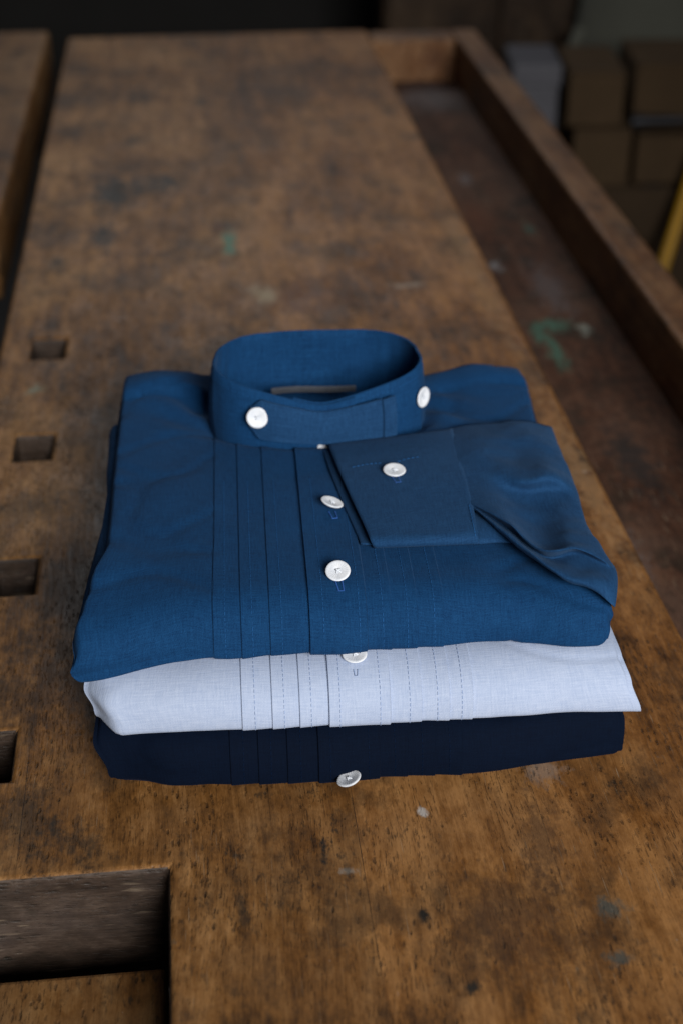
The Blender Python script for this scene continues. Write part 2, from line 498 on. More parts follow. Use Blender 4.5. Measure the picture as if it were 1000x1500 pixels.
def shirt_root(name, z0, label):
    return empty(name, (SX * cs - SY * sn, SX * sn + SY * cs, TOP + z0), SPSI, label, 'shirt')


class Body:
    """a folded shirt front: a closed loop (top, front roll, underside, back roll) swept from side to side."""

    def __init__(self, z0, T, qf, qb, xl, xr, pleats, seed, zoff=None, rx=0.012, endw=0.012, midl=0.45, midr=0.45, hump=None, floor_=0.10, wr=0.0006, floor_l=None, soft=0.00028):
        self.__dict__.update(locals())

    def pleat(self, a, k):
        """height of the tucks; k picks the side of a step when a is exactly on it."""
        h = 0.0
        P = self.pleats
        for (p, dirn, amp, fade) in P:
            d = (a - p) * dirn
            if d > 1e-9 or (abs(d) <= 1e-9 and k == dirn):
                h += amp * max(0.0, 1 - d / fade)
        return h

    def point(self, a, tau, k=0, off=0.0):
        z0, T = self.z0, self.T
        xl, xr = table(tau, self.xl), table(tau, self.xr)
        al, ar = self.xl0, self.xr0
        # squeeze the column towards the outline of this height
        if a < 0:
            x = a + (xl - al) * smooth((a / al - 0.45) / 0.55)
        else:
            x = a + (xr - ar) * smooth((a / ar - 0.45) / 0.55)
        d = min(a - al, ar - a)
        u = 1 - min(1.0, max(0.0, d) / self.endw)
        e = max(self.floor_l if (a < 0 and self.floor_l) else self.floor_, math.sqrt(max(0.0, 1 - u * u)))
        mid = self.midl if a < 0 else self.midr
        qf, qb = self.qf(a), self.qb(a)
        rx = self.rx
        sgn = 1.0
        ny_, nz_ = 0.0, 1.0
        if tau <= 1:
            y = lerp(qb - rx, qf + rx, tau); zz = 1.0
        elif tau <= 2:
            w_ = tau - 1
            lowz = 0.16
            if w_ < 0.8:                      # the long easy turn over the top ...
                ph = w_ / 0.8 * math.pi / 2
                sx, cx = math.sin(ph), math.cos(ph)
                y = qf + rx - rx * sx ** 0.95; zz = lowz + (1 - lowz) * cx ** 0.85
                ny_, nz_ = -sx, cx
            else:                             # ... and the pressed crease at the bottom
                ph = (w_ - 0.8) / 0.2 * math.pi / 2
                sx, cx = math.sin(ph), math.cos(ph)
                y = qf + rx * 0.45 * (1 - cx); zz = lowz * (1 - sx)
                ny_, nz_ = -cx, -sx
        elif tau <= 3:
            y = lerp(qf + rx * 0.45, qb - rx, tau - 2); zz = 0.0
            nz_ = -1.0
        else:
            ph = (tau - 3) * math.pi
            sx, cx = math.sin(ph), math.cos(ph)
            y = qb - rx + rx * (abs(sx) ** 0.8); zz = 0.5 - 0.5 * math.copysign(abs(cx) ** 0.8, cx)
            ny_, nz_ = sx, -cx
        top = T
        if self.hump:
            top += self.hump(a, y)
        z = mid * T + (zz * top - mid * T) * e
        s = self.seed
        wav = self.wr * (nz(a * 22 + s, y * 16, zz * 1.5 + s) * 1.6 + nz(a * 60 + s, y * 40, zz * 2 + s) * 0.5 - 1.1 * smooth(1 - abs(nz(a * 15 + y * 9 + s, y * 24 - a * 6, zz + s * 2)) * 9) * smooth((abs(a) - 0.06) / 0.02))
        pl = self.pleat(a, k) if (tau <= 2) else 0.0
        if 1.8 < tau <= 2:
            pl *= (2 - tau) / 0.2 * 0.9 + 0.1
        n_off = wav + (pl + off) * min(1.0, e * 1.2)
        y += ny_ * n_off; z += nz_ * n_off
        if zz < 0.2:
            z = max(z, 0.0006) if self.zoff is None else z
        if self.zoff:
            z += self.zoff(a, y, zz)
        return Vector((x, y, z))

    def build(self, name, mat, parent):
        al, ar = self.xl[0][1], self.xr[0][1]
        self.xl0, self.xr0 = al, ar
        cols = []
        steps = sorted((p, d) for (p, d, _, _) in self.pleats)
        base = [al + (self.endw) * (1 - math.cos(math.pi / 2 * i / 8)) for i in range(8)]
        base += list(np.linspace(al + self.endw, ar - self.endw, 86))
        base += [ar - (self.endw) * (1 - math.cos(math.pi / 2 * i / 8)) for i in range(7, -1, -1)]
        base = [b for b in base if all(abs(b - p) > 0.0012 for p, _ in steps)]
        cols = [(b, 0, b) for b in base]
        for p, d in steps:
            cols.append((p, -1, p - 0.00002)); cols.append((p, 1, p + 0.00002)); soft = self.soft
            cols.append((p - 0.0010, 0, p - 0.0010)); cols.append((p + 0.0010, 0, p + 0.0010))
        cols.sort(key=lambda c: c[2])
        taus = list(np.linspace(0, 1, 70)) + list(np.linspace(1, 2, 30))[1:] + list(np.linspace(2, 3, 12))[1:] + list(np.linspace(3, 4, 10))[1:-1]
        nv = len(taus)
        V, UV = [], []
        for a, k, _ in cols:
            arc = 0.0; last = None
            for t in taus:
                p = self.point(a, t, k)
                if k: p.x += self.soft * k
                if last is not None:
                    arc += math.hypot(p.y - last.y, p.z - last.z)
                last = p
                V.append(p); UV.append((a + 0.3, arc))
        Fc = grid_faces(len(cols), nv, True)
        for c0 in (0, (len(cols) - 1) * nv):
            ctr = Vector((0, 0, 0))
            for j in range(nv): ctr += V[c0 + j]
            V.append(ctr / nv); UV.append((UV[c0][0], 0.15))
            ci = len(V) - 1
            for j in range(nv):
                j2 = (j + 1) % nv
                Fc.append((ci, c0 + j2, c0 + j) if c0 else (ci, c0 + j, c0 + j2))
        o = make(name, V, Fc, mat, parent, UV, sharp=50)
        recalc(o)
        self.obj = o
        return o

    def surf(self, a, tau, off=0.0):
        p = self.point(a, tau, 0, off)
        e = 1e-3
        da = self.point(a + e, tau, 0, off) - self.point(a - e, tau, 0, off)
        dt = self.point(a, min(tau + e, 2.0), 0, off) - self.point(a, tau - e, 0, off)
        n = da.cross(dt).normalized()
        if n.z < 0 and tau < 1.5: n = -n
        if tau >= 1.5 and n.y > 0: n = -n
        return p, n, da.normalized(), dt.normalized()

    def stitches(self, name, mat, parent, lines, pitch=0.0027, length=0.0016, r=0.00017, t0=0.0):
        V, Fc = [], []
        for a, ta, tb in lines:
            # walk by arc length
            n = 260
            pts = [(t, self.point(a, t, 0, 0.0002)) for t in np.linspace(ta, tb, n)]
            acc, nxt, seg = 0.0, 0.0, None
            for (t1, p1), (t2, p2) in zip(pts, pts[1:]):
                acc += (p2 - p1).length
                ph = acc % pitch
                if ph < length:
                    seg = (seg or [p1]) + [p2]
                elif seg:
                    v, f = tube_mesh([[seg[0], seg[len(seg) // 2], seg[-1]]], r, 4)
                    Fc += [tuple(i + len(V) for i in ff) for ff in f]; V += v
                    seg = None
        return make(name, V, Fc, mat, parent)


def add_button(parent, pos, normal, spin=0.0, R=0.0062, loop_dir=None, loop_mat=None, loop_off=0.0):
    """a turned shell button with a dished, ridged face; its thread cross is a sub-part."""
    prof = [(0.0, 0.0010), (0.0009, 0.0010), (0.0016, 0.0011), (0.0022, 0.00135), (0.0034, 0.00150), (0.0044, 0.0017), (0.0050, 0.00182),
            (0.0056, 0.00185), (0.0060, 0.0017), (0.0062, 0.0014), (0.0061, 0.0012), (0.0056, 0.0006), (0.0044, 0.0002), (0.002, 0.0), (0.0, 0.0)]
    k = R / 0.0062
    N = 72
    V, Fc = [], []
    for i, (r, z) in enumerate(prof):
        for j in range(N):
            a = 2 * math.pi * j / N
            rid = 0.00007 * math.cos(a * 24) if 0.0018 < r < 0.0060 and i < 9 else 0.0
            V.append((r * k * math.cos(a), r * k * math.sin(a), (z + rid) * k))
    for i in range(len(prof) - 1):
        for j in range(N):
            j2 = (j + 1) % N
            Fc.append((i * N + j, (i + 1) * N + j, (i + 1) * N + j2, i * N + j2))
    b = make('button', V, Fc, M_BTN, parent, sharp=60)
    recalc(b)
    nrm = Vector(normal).normalized()
    q = Vector((0, 0, 1)).rotation_difference(nrm)
    b.rotation_mode = 'QUATERNION'
    b.rotation_quaternion = q @ Matrix.Rotation(spin, 3, 'Z').to_quaternion()
    b.location = Vector(pos)
    c = 0.0011 * k
    paths = [[(-c, -c, 0.0011 * k), (-c * .5, -c * .5, 0.0017 * k), (c * .5, c * .5, 0.0017 * k), (c, c, 0.0011 * k)],
             [(-c, c, 0.0011 * k), (-c * .5, c * .5, 0.0018 * k), (c * .5, -c * .5, 0.0018 * k), (c, -c, 0.0011 * k)]]
    v, f = tube_mesh(paths, 0.00045 * k, 6)
    make('button_thread', v, f, M_BTN_THREAD, b)
    return b


def buttonhole(parent, pts_list, mat, r=0.00042):
    v, f = tube_mesh(pts_list, r, 6)
    return make('buttonhole', v, f, mat, parent)


def patch(name, net, mat, parent, sub=10, thick=0.0009, wr=0.0004, seed=0.0, z_base=0.0, uvflip=False, wx=40, taper=0.0):
    """a smooth piece of cloth through a net of points (rows x columns)."""
    A = np.array(net, dtype=float)                       # R x C x 3
    A[..., 2] -= z_base

    def cr(P, t):
        n = len(P)
        i = min(int(t), n - 2); u = t - i
        p1, p2 = P[i], P[i + 1]
        p0 = P[i - 1] if i > 0 else 2 * p1 - p2
        p3 = P[i + 2] if i + 2 < n else 2 * p2 - p1
        return 0.5 * (2 * p1 + (p2 - p0) * u + (2 * p0 - 5 * p1 + 4 * p2 - p3) * u * u + (3 * p1 - p0 - 3 * p2 + p3) * u ** 3)
    Rn, Cn = A.shape[:2]
    nr, nc = (Rn - 1) * sub + 1, (Cn - 1) * sub + 1
    mid = np.array([cr(A, i / sub) for i in range(nr)])  # nr x C x 3
    full = np.array([[cr(mid[i], j / sub) for j in range(nc)] for i in range(nr)])
    V, UV = [], []
    for j in range(nc):
        arc = 0.0
        for i in range(nr):
            p = Vector(full[i, j])
            if i: arc += (p - Vector(full[i - 1, j])).length
            w = wr * (nz(p.x * wx + seed, p.y * wx, seed) + 0.5 * nz(p.x * wx * 2.3 + seed, p.y * wx * 2.3, 3 + seed))
            if taper: w *= smooth(j / (taper * nc))
            V.append(Vector((p.x, p.y, p.z + w)))
            UV.append((p.x + 0.3, arc + 0.1) if not uvflip else (arc + 0.1, p.x + 0.3))
    o = make(name, V, grid_faces(nc, nr), mat, parent, UV)
    recalc(o)
    # make sure the cloth faces up
    up = sum(pl.normal.z * pl.area for pl in o.data.polygons)
    if up < 0:
        o.data.flip_normals()
    if thick:
        so = o.modifiers.new('cloth_thickness', 'SOLIDIFY'); so.thickness = thick; so.offset = -1
    return o


# ---- navy shirt, at the bottom
ZN = 0.001
navy = shirt_root('folded_shirt', ZN, 'dark navy folded shirt with one white button, at the bottom of the stack')
nb = Body(ZN, 0.0285, lambda a: -0.1555 + 0.010 * smooth((a - 0.06) / 0.075) + 0.006 * smooth((-a - 0.095) / 0.03) + 0.0006 * math.sin(a * 90), lambda a: 0.140,
          [(0, -0.131), (1, -0.131), (1.3, -0.1315), (1.75, -0.125), (2, -0.119), (3, -0.12), (4, -0.131)],
          [(0, 0.131), (1, 0.131), (1.4, 0.134), (1.75, 0.1335), (2, 0.1325), (3, 0.13), (4, 0.131)],
          [(-0.0646, 1, 0.0010, 0.0136), (-0.0508, 1, 0.0010, 0.0136), (-0.0366, 1, 0.0010, 0.0145), (-0.0214, 1, 0.0014, 0.05),
           (0.009, -1, 0.0012, 0.028), (0.023, -1, 0.0009, 0.0135), (0.0365, -1, 0.0009, 0.0133), (0.050, -1, 0.0009, 0.0133)],
          3.0, endw=0.004, floor_=0.85, midl=0.5, midr=0.4, rx=0.016)
nb.build('folded_body', M_NAVY, navy)
nb.stitches('stitching', M_ST_NAVY, navy, [(a, 0.9, 1.85) for a in (-0.058, -0.0445, -0.030, -0.0155, 0.0035, 0.0165, 0.030, 0.0435)])
bp, bn, _, _ = nb.surf(-0.0066, 1.74)
add_button(navy, bp + Vector((0, -0.0042, -0.0010)), (-0.30, 0.10, 0.95), 0.3)

# ---- pale blue shirt, in the middle
ZW = 0.0275
pale = shirt_root('folded_shirt', ZW, 'pale sky blue folded shirt with pleated front, in the middle of the stack')


def w_qf(a):
    return -0.1462 + 0.002 * smooth((-a - 0.08) / 0.03) + 0.015 * smooth((-a - 0.113) / 0.014) + 0.0006 * math.sin(a * 70 + 1) - 0.002 * smooth((a - 0.05) / 0.06)


pb = Body(ZW, 0.0285, w_qf, lambda a: 0.140,
          [(0, -0.126), (1, -0.1275), (1.3, -0.134), (1.5, -0.1355), (1.75, -0.131), (2, -0.127), (3, -0.126), (4, -0.126)],
          [(0, 0.131), (0.85, 0.131), (1.2, 0.132), (1.5, 0.1345), (1.85, 0.1395), (2, 0.1405), (3, 0.131), (4, 0.131)],
          [(-0.0579, 1, 0.0009, 0.0145), (-0.0432, 1, 0.0009, 0.0133), (-0.0298, 1, 0.0009, 0.0142), (-0.0154, 1, 0.0016, 0.05),
           (0.0148, -1, 0.0013, 0.030), (0.0302, -1, 0.0008, 0.0150), (0.0439, -1, 0.0008, 0.0135), (0.0553, -1, 0.0008, 0.0113)],
          11.0, endw=0.004, floor_=0.90, floor_l=0.92, midl=0.42, midr=0.06, rx=0.030,
          zoff=lambda a, y, zz: 0.0018 * smooth((a - 0.02) / 0.11) - 0.0012 * smooth((-a - 0.06) / 0.05))
pb.build('folded_body', M_PALE, pale)
pb.stitches('stitching', M_ST_PALE, pale, [(a, 0.88, 1.95) for a in (-0.0515, -0.0372, -0.0240, -0.0100, 0.0098, 0.0244, 0.0380, 0.0500)])
bp, bn, _, _ = pb.surf(-0.0015, 1.15)
add_button(pale, bp + bn * 0.0006, bn + Vector((0, 0.0, 0.15)), 0.4)
q0, _, ta, tt = pb.surf(-0.0015, 1.31, 0.0003)
buttonhole(pale, [[q0 - ta * 0.0010 - tt * 0.0015, q0 - ta * 0.0006 + tt * 0.0018, q0 + ta * 0.0006 + tt * 0.0018, q0 + ta * 0.0010 - tt * 0.0015]], M_ST_PALE, 0.00022)

# ---- blue shirt, on top
ZB = 0.0575
blue = shirt_root('folded_shirt', ZB, 'deep blue folded shirt with round band collar and cuff, on top of the stack')
CX, CY = -0.0068, 0.0755            # middle of the neck


def b_hump(a, y):
    h = 0.0
    # shoulders rise behind, fall away towards the neck
    for sx, amp in ((-0.100, 0.0105), (0.098, 0.0110)):
        h += amp * math.exp(-((a - sx) / 0.032) ** 2 - ((y - 0.126) / 0.028) ** 2)
    # neck opening sinks
    d = math.hypot((a - CX) / 0.058, (y - CY) / 0.031)
    h -= 0.006 * smooth((1.32 - d) / 0.34) + 0.006 * smooth((0.98 - d) / 0.4)
    h -= 0.004 * smooth((y - 0.075) / 0.04)
    h -= 0.003 * math.exp(-((d - 1.35) / 0.22) ** 2) * smooth((y - 0.07) / 0.03)
    # yoke seam: one ply more behind it
    ys = 0.100 + 0.012 * math.cos((a - (0.10 if a > 0 else -0.10)) / 0.045) if abs(a) > 0.055 else 0.2
    h += 0.0016 * smooth((y - ys) / 0.0016) - 0.0012 * math.exp(-((y - ys + 0.002) / 0.004) ** 2)
    # soft creases near the neck
    h += 0.0026 * math.sin((a * 0.7 + y) * 210 + 2) * math.exp(-((abs(a - CX) - 0.078) / 0.016) ** 2 - ((y - 0.095) / 0.028) ** 2)
    # gentle belly over the front
    h += 0.0010 * math.sin((y + 0.15) * 20) * math.cos(a * 9)
    return h


def b_zoff(a, y, zz):
    front = smooth((-y - 0.075) / 0.045)
    k = -0.0095 * smooth((-a - 0.070) / 0.055) * front
    k += 0.002 * smooth((a - 0.07) / 0.05) * front * (1 - zz)
    return k


bb = Body(ZB, 0.0275, lambda a: -0.1258 + 0.0018 * math.sin(a * 38 + 0.5) + 0.0004 * math.sin(a * 120) - 0.0055 * smooth((abs(a) - 0.085) / 0.04),
          lambda a: 0.149 - 0.010 * smooth((a + 0.05) / 0.12) + 0.0015 * math.sin(a * 60),
          [(0, -0.1290), (0.35, -0.1290), (0.78, -0.1275), (0.93, -0.1340), (1.0, -0.1370), (1.2, -0.1398), (1.45, -0.1385), (1.7, -0.1405), (2, -0.1395), (3, -0.126), (4, -0.129)],
          [(0, 0.1290), (0.4, 0.1225), (0.8, 0.1175), (0.95, 0.1215), (1.30, 0.1275), (1.5, 0.1245), (2, 0.1225), (3, 0.118), (4, 0.1275)],
          [(-0.0696, 1, 0.0008, 0.0128), (-0.0567, 1, 0.0008, 0.0138), (-0.0427, 1, 0.0008, 0.019), (-0.0234, 1, 0.0018, 0.05),
           (0.0050, -1, 0.0012, 0.028), (0.0173, -1, 0.0008, 0.0120), (0.0300, -1, 0.0008, 0.0125), (0.0430, -1, 0.0008, 0.0128)],
          21.0, endw=0.0045, floor_=0.42, midl=0.30, midr=0.35, hump=b_hump, zoff=b_zoff, rx=0.026, wr=0.0012)
bb.build('folded_body', M_BLUE, blue)
bb.stitches('stitching', M_ST_BLUE, blue, [(a, 0.55, 1.85) for a in (-0.0642, -0.0512, -0.0368, -0.0165, 0.0012, 0.0128, 0.0250, 0.0382)])

# sleeve folded flat beneath the front, its edge showing along the side
us = Body(ZB + 0.003, 0.0125, lambda a: -0.045, lambda a: 0.103,
          [(0, -0.1352), (0.3, -0.1338), (0.7, -0.1308), (1, -0.1260), (2, -0.1260), (4, -0.1352)], [(0, -0.02), (4, -0.02)],
          [], 5.0, endw=0.006, floor_=0.25, rx=0.006)
o = us.build('folded_sleeve', M_BLUE, blue)
o.location.z = 0.003


# collar band
def collar_pt(th, h, off):
    """th from the front (0) round to the back (pi); h 0..1 up the band; off outwards."""
    a = th - math.pi / 2
    n = 2.35 + 0.75 * max(0.0, math.sin(a))
    c, s = math.cos(a), math.sin(a)
    ex = lambda w: math.copysign(abs(w) ** (2 / n), w)
    ax, ay = 0.0592, (0.0345 if s > 0 else 0.0300)
    lean = 1 + 0.035 * (1 - h)
    x = CX + ax * lean * ex(c) ; y = CY + (ay * lean) * ex(s)
    y -= 0.0015 * (1 - h) * (0.5 - 0.5 * s)
    nx, ny = c / ax, s / ay
    l = math.hypot(nx, ny) or 1
    # height: highest behind, dipping to the front crossing
    fr = abs(math.atan2(math.sin(th), math.cos(th)))
    zr = 0.1235 + 0.002 * (0.5 + 0.5 * s) - 0.0148 * math.exp(-math.sqrt(fr * fr + 0.004) / 0.60)
    zb = 0.0765
    z = lerp(zb, zr, h)
    bul = 0.0012 * math.sin(h * math.pi) + 0.0005 * nz(th * 2.2, h * 1.5, 4.0) + (1 - 0.75 * h) * 0.0034 * nz(th * 6.0 + h * 0.5, h * 0.7, 9.0) * smooth((abs(th - math.pi) - 2.2) / -0.6)
    x += nx / l * (off + bul); y += ny / l * (off + bul)
    return Vector((x, y, z - ZB))


N, K = 150, 9
V, UV, Fc = [], [], []
t_a, t_b = -0.22, 2 * math.pi + 0.26
for i in range(N):
    th = lerp(t_a, t_b, i / (N - 1))
    o_ = lerp(0.0, 0.0030, i / (N - 1))
    ring = []
    for k in range(K):
        ring.append((k / (K - 1), o_ + 0.0009))
    ring += [(1.012, o_), ]
    for k in range(K):
        ring.append((1 - k / (K - 1), o_ - 0.0009))
    for j, (h, of) in enumerate(ring):
        V.append(collar_pt(th, h, of)); UV.append((th * 0.045 + 0.3, j * 0.0042))
nv = 2 * K + 1
Fc = grid_faces(N, nv, True)
Fc.append(tuple(range(nv))); Fc.append(tuple((N - 1) * nv + j for j in range(nv))[::-1])
col = recalc(make('collar_band', V, Fc, M_BLUE, blue, UV, sharp=60))
# seam piping where the band meets the front, and the topstitch under its rim
paths = []
L = []
for i in range(230):
    th = lerp(-0.2, 2 * math.pi + 0.2, i / 229)
    o_ = lerp(0.0, 0.0030, (th - t_a) / (t_b - t_a))
    if i % 2 == 0:
        L.append([collar_pt(th, 0.90, o_ + 0.0010), collar_pt(th + 0.016, 0.90, o_ + 0.0010)])
v, f = tube_mesh(L, 0.00018, 4)
make('stitching', v, f, M_ST_BLUE, blue)

# collar tab across the front
V, UV = [], []
NT_, KT = 110, 8
th_l, th_r = -0.64, 0.66
for i in range(NT_):
    u = i / (NT_ - 1)
    th = lerp(th_l, th_r, u)
    pinch = 1 - 0.50 * smooth((0.11 - u) / 0.11) ** 1.4
    cen, half = lerp(0.64, 0.60, u), 0.275
    half *= pinch
    lift = 0.0058 + 0.0006 * math.sin(u * 9)
    if u > 0.88: lift += 0.0014 * smooth((u - 0.88) / 0.010)
    ring = [(cen - half, lift - 0.0016), (cen - half - 0.030, lift - 0.0004), (cen - half - 0.012, lift + 0.0012)]
    for k in range(KT):
        ring.append((cen - half + 2 * half * k / (KT - 1), lift + 0.0010 + 0.0008 * math.sin(math.pi * k / (KT - 1))))
    ring += [(cen + half + 0.020, lift + 0.0006), (cen + half + 0.020, lift - 0.0006), (cen + half, lift - 0.0016)]
    for j, (h, of) in enumerate(ring):
        V.append(collar_pt(th, h, of)); UV.append((th * 0.045 + 0.8, j * 0.003 + 0.4))
nv = KT + 6
Fc = grid_faces(NT_, nv, True)
Fc.append(tuple(range(nv))); Fc.append(tuple((NT_ - 1) * nv + j for j in range(nv))[::-1])
recalc(make('collar_tab', V, Fc, M_BLUE_LIT_GRAIN, blue, UV, sharp=50))

# neck tape inside the back of the collar
nt = []
for i in range(14):
    u = i / 13
    x = lerp(-0.0345, 0.0165, u)
    nt.append((x, 0.0905 + 0.0015 * math.sin(u * 3.1), 0.0985 + 0.0004 * math.sin(u * 7)))
V = []
for (x, y, z) in nt:
    for dy, dz in ((-0.0010, 0.0004), (0.0006, 0.0016), (0.0022, -0.004), (0.0006, -0.006)):
        V.append((x, y + dy, z + dz * 0.55 - 0.0020 - ZB))
Fc = grid_faces(14, 4, True) + [(0, 1, 2, 3), (55, 54, 53, 52)]
recalc(make('neck_label', V, Fc, M_TAG, blue))

# cuff: two layers lying across the front
cuff_net = [
    [(-0.0043, 0.0382, 0.0865), (0.0205, 0.0429, 0.0870), (0.0450, 0.0460, 0.0875), (0.0706, 0.0500, 0.0880)],
    [(-0.0037, 0.0277, 0.0905), (0.0211, 0.0279, 0.0925), (0.0452, 0.0318, 0.0930), (0.0690, 0.0342, 0.0930)],
    [(-0.0002, -0.0052, 0.0935), (0.0233, -0.0088, 0.0955), (0.0457, -0.0115, 0.0965), (0.0675, -0.0153, 0.0965)],
    [(0.0044, -0.0370, 0.0940), (0.0262, -0.0432, 0.0955), (0.0476, -0.0470, 0.0960), (0.0671, -0.0505, 0.0960)],
    [(0.0090, -0.0646, 0.0935), (0.0288, -0.0684, 0.0950), (0.0484, -0.0685, 0.0950), (0.0661, -0.0691, 0.0950)],
    [(0.0103, -0.0740, 0.0932), (0.0301, -0.0762, 0.0945), (0.0487, -0.0763, 0.0945), (0.0659, -0.0751, 0.0938)],
    [(0.0114, -0.0768, 0.0908), (0.0309, -0.0791, 0.0922), (0.0492, -0.0786, 0.0922), (0.0660, -0.0774, 0.0915)],
    [(0.0123, -0.0755, 0.0878), (0.0315, -0.0772, 0.0888), (0.0499, -0.0772, 0.0888), (0.0667, -0.0762, 0.0882)],
    [(0.0111, -0.0691, 0.0862), (0.0317, -0.0698, 0.0865), (0.0504, -0.0692, 0.0865), (0.0677, -0.0687, 0.0862)],
]
patch('cuff', cuff_net, M_BLUE_LIT_GRAIN, blue, seed=2.0, z_base=ZB, wr=0.0002)
under = [[(p[0] - 0.003 - 0.0020 * i / 7, p[1] + 0.0016 * i / 5, min(0.0895, p[2] - 0.0035) - (0.0005 if i else 0.0)) for p in row] for i, row in enumerate(cuff_net[:6])]
patch('cuff_underside', under, M_BLUE_LIT_GRAIN, blue, seed=9.0, z_base=ZB, wr=0.0003)

sl_low = [
    [(0.0660, -0.0400, 0.0905), (0.0777, -0.0500, 0.0910), (0.0917, -0.0639, 0.0905), (0.1009, -0.0819, 0.0890)],
    [(0.0655, -0.0618, 0.0925), (0.0775, -0.0660, 0.0925), (0.0906, -0.0753, 0.0915), (0.0999, -0.0870, 0.0890)],
    [(0.0660, -0.0734, 0.0910), (0.0774, -0.0734, 0.0905), (0.0908, -0.0787, 0.0895), (0.0996, -0.0886, 0.0880)],
    [(0.0664, -0.0759, 0.0880), (0.0779, -0.0755, 0.0880), (0.0909, -0.0789, 0.0875), (0.0996, -0.0890, 0.0870)],
    [(0.0668, -0.0699, 0.0862), (0.0787, -0.0695, 0.0862), (0.0915, -0.0743, 0.0862), (0.1004, -0.0853, 0.0862)],
]
patch('sleeve_underside', sl_low, M_BLUE_LIT_GRAIN, blue, seed=4.0, z_base=ZB, wr=0.0003)

sl_net = [
    [(0.0640, 0.0492, 0.0873), (0.0823, 0.0524, 0.0890), (0.1028, 0.0525, 0.0895), (0.1198, 0.0514, 0.0890), (0.1296, 0.0519, 0.0860), (0.1351, 0.0686, 0.0740)],
    [(0.0638, 0.0310, 0.0927), (0.0830, 0.0277, 0.0955), (0.1025, 0.0254, 0.0960), (0.1171, 0.0228, 0.0950), (0.1276, 0.0214, 0.0900), (0.1339, 0.0428, 0.0760)],
    [(0.0637, 0.0083, 0.0946), (0.0808, 0.0047, 0.0985), (0.1006, 0.0057, 0.0945), (0.1161, -0.0021, 0.0965), (0.1269, -0.0025, 0.0910), (0.1332, 0.0183, 0.0770)],
    [(0.0638, -0.0125, 0.0959), (0.0799, -0.0158, 0.0980), (0.0967, -0.0326, 0.1010), (0.1134, -0.0325, 0.1015), (0.1264, -0.0245, 0.0915), (0.1325, -0.0051, 0.0780)],
    [(0.0641, -0.0259, 0.0959), (0.0797, -0.0316, 0.0960), (0.0995, -0.0344, 0.0925), (0.1161, -0.0372, 0.0935), (0.1256, -0.0424, 0.0910), (0.1315, -0.0243, 0.0780)],
    [(0.0647, -0.0371, 0.0957), (0.0797, -0.0489, 0.0970), (0.0992, -0.0571, 0.0893), (0.1141, -0.0644, 0.0940), (0.1243, -0.0671, 0.0910), (0.1300, -0.0496, 0.0780)],
    [(0.0651, -0.0443, 0.0957), (0.0803, -0.0659, 0.0990), (0.0960, -0.0837, 0.0925), (0.1111, -0.0907, 0.0975), (0.1251, -0.0893, 0.0935), (0.1315, -0.0717, 0.0800)],
    [(0.0654, -0.0471, 0.0957), (0.0804, -0.0755, 0.1000), (0.0940, -0.0990, 0.0980), (0.1106, -0.1015, 0.1005), (0.1267, -0.1033, 0.0935), (0.1336, -0.0860, 0.0800)],
    [(0.0659, -0.0489, 0.0955), (0.0826, -0.0713, 0.0935), (0.0976, -0.0927, 0.0900), (0.1144, -0.0965, 0.0925), (0.1293, -0.1083, 0.0910), (0.1347, -0.0949, 0.0800)],
    [(0.0664, -0.0501, 0.0954), (0.0819, -0.0844, 0.0965), (0.0969, -0.1101, 0.0950), (0.1120, -0.1194, 0.0945), (0.1272, -0.1204, 0.0895), (0.1320, -0.1079, 0.0790)],
    [(0.0671, -0.0506, 0.0944), (0.0842, -0.0881, 0.0930), (0.1009, -0.1149, 0.0920), (0.1137, -0.1226, 0.0905), (0.1244, -0.1300, 0.0850), (0.1278, -0.1216, 0.0780)],
    [(0.0676, -0.0460, 0.0924), (0.0849, -0.0782, 0.0890), (0.1015, -0.1055, 0.0880), (0.1146, -0.1153, 0.0875), (0.1243, -0.1250, 0.0835), (0.1272, -0.1185, 0.0775)],
]
patch('sleeve', sl_net, M_BLUE_LIT_GRAIN, blue, seed=6.0, z_base=ZB, wr=0.0019, wx=42, taper=0.4)

# cuff stitching: the short row by the button and the seam to the sleeve
def row(p0, p1, n, lift=0.0004):
    out = []
    for i in range(n):
        a, b = i / n, (i + 0.62) / n
        q = lambda u: (lerp(p0[0], p1[0], u), lerp(p0[1], p1[1], u), lerp(p0[2], p1[2], u) + lift - ZB + 0.0006 * math.sin(u * 3.1))
        out.append([q(a), q(b)])
    return out


v, f = tube_mesh(row((0.0071, -0.0036, 0.0945), (0.0240, -0.0021, 0.0955), 7) + row((0.0324, -0.0015, 0.0957), (0.0455, 0.0021, 0.0962), 5), 0.00022, 4)
make('stitching', v, f, M_ST_BLUE, blue)
v, f = tube_mesh(row((0.0650, -0.0500, 0.0958), (0.0645, -0.0680, 0.0952), 6) + row((0.0645, -0.0680, 0.0952), (0.0646, -0.0769, 0.0925), 5), 0.00022, 4)
make('stitching', v, f, M_ST_BLUE, blue)

# buttons of the blue shirt
def up(p): return Vector((p[0], p[1], p[2] - ZB))


def loop_below(c, w=0.0017, d0=0.0050, d1=0.0112, z=0.0, skew=0.0):
    x, y, zz = c
    return [[(x - w, y - d0, zz + z), (x - w * 0.75 + skew, y - d1, zz + z), (x + w * 0.75 + skew, y - d1, zz + z), (x + w, y - d0, zz + z)]]


def at_y(a, y):
    n0, n1 = bb.qb(a) - bb.rx, bb.qf(a) + bb.rx
    t = (n0 - y) / (n0 - n1)
    if t <= 1: return t
    return 1 + 0.8 * math.asin(min(1, ((n1 - y) / bb.rx)) ** (1 / 0.95)) / (math.pi / 2)


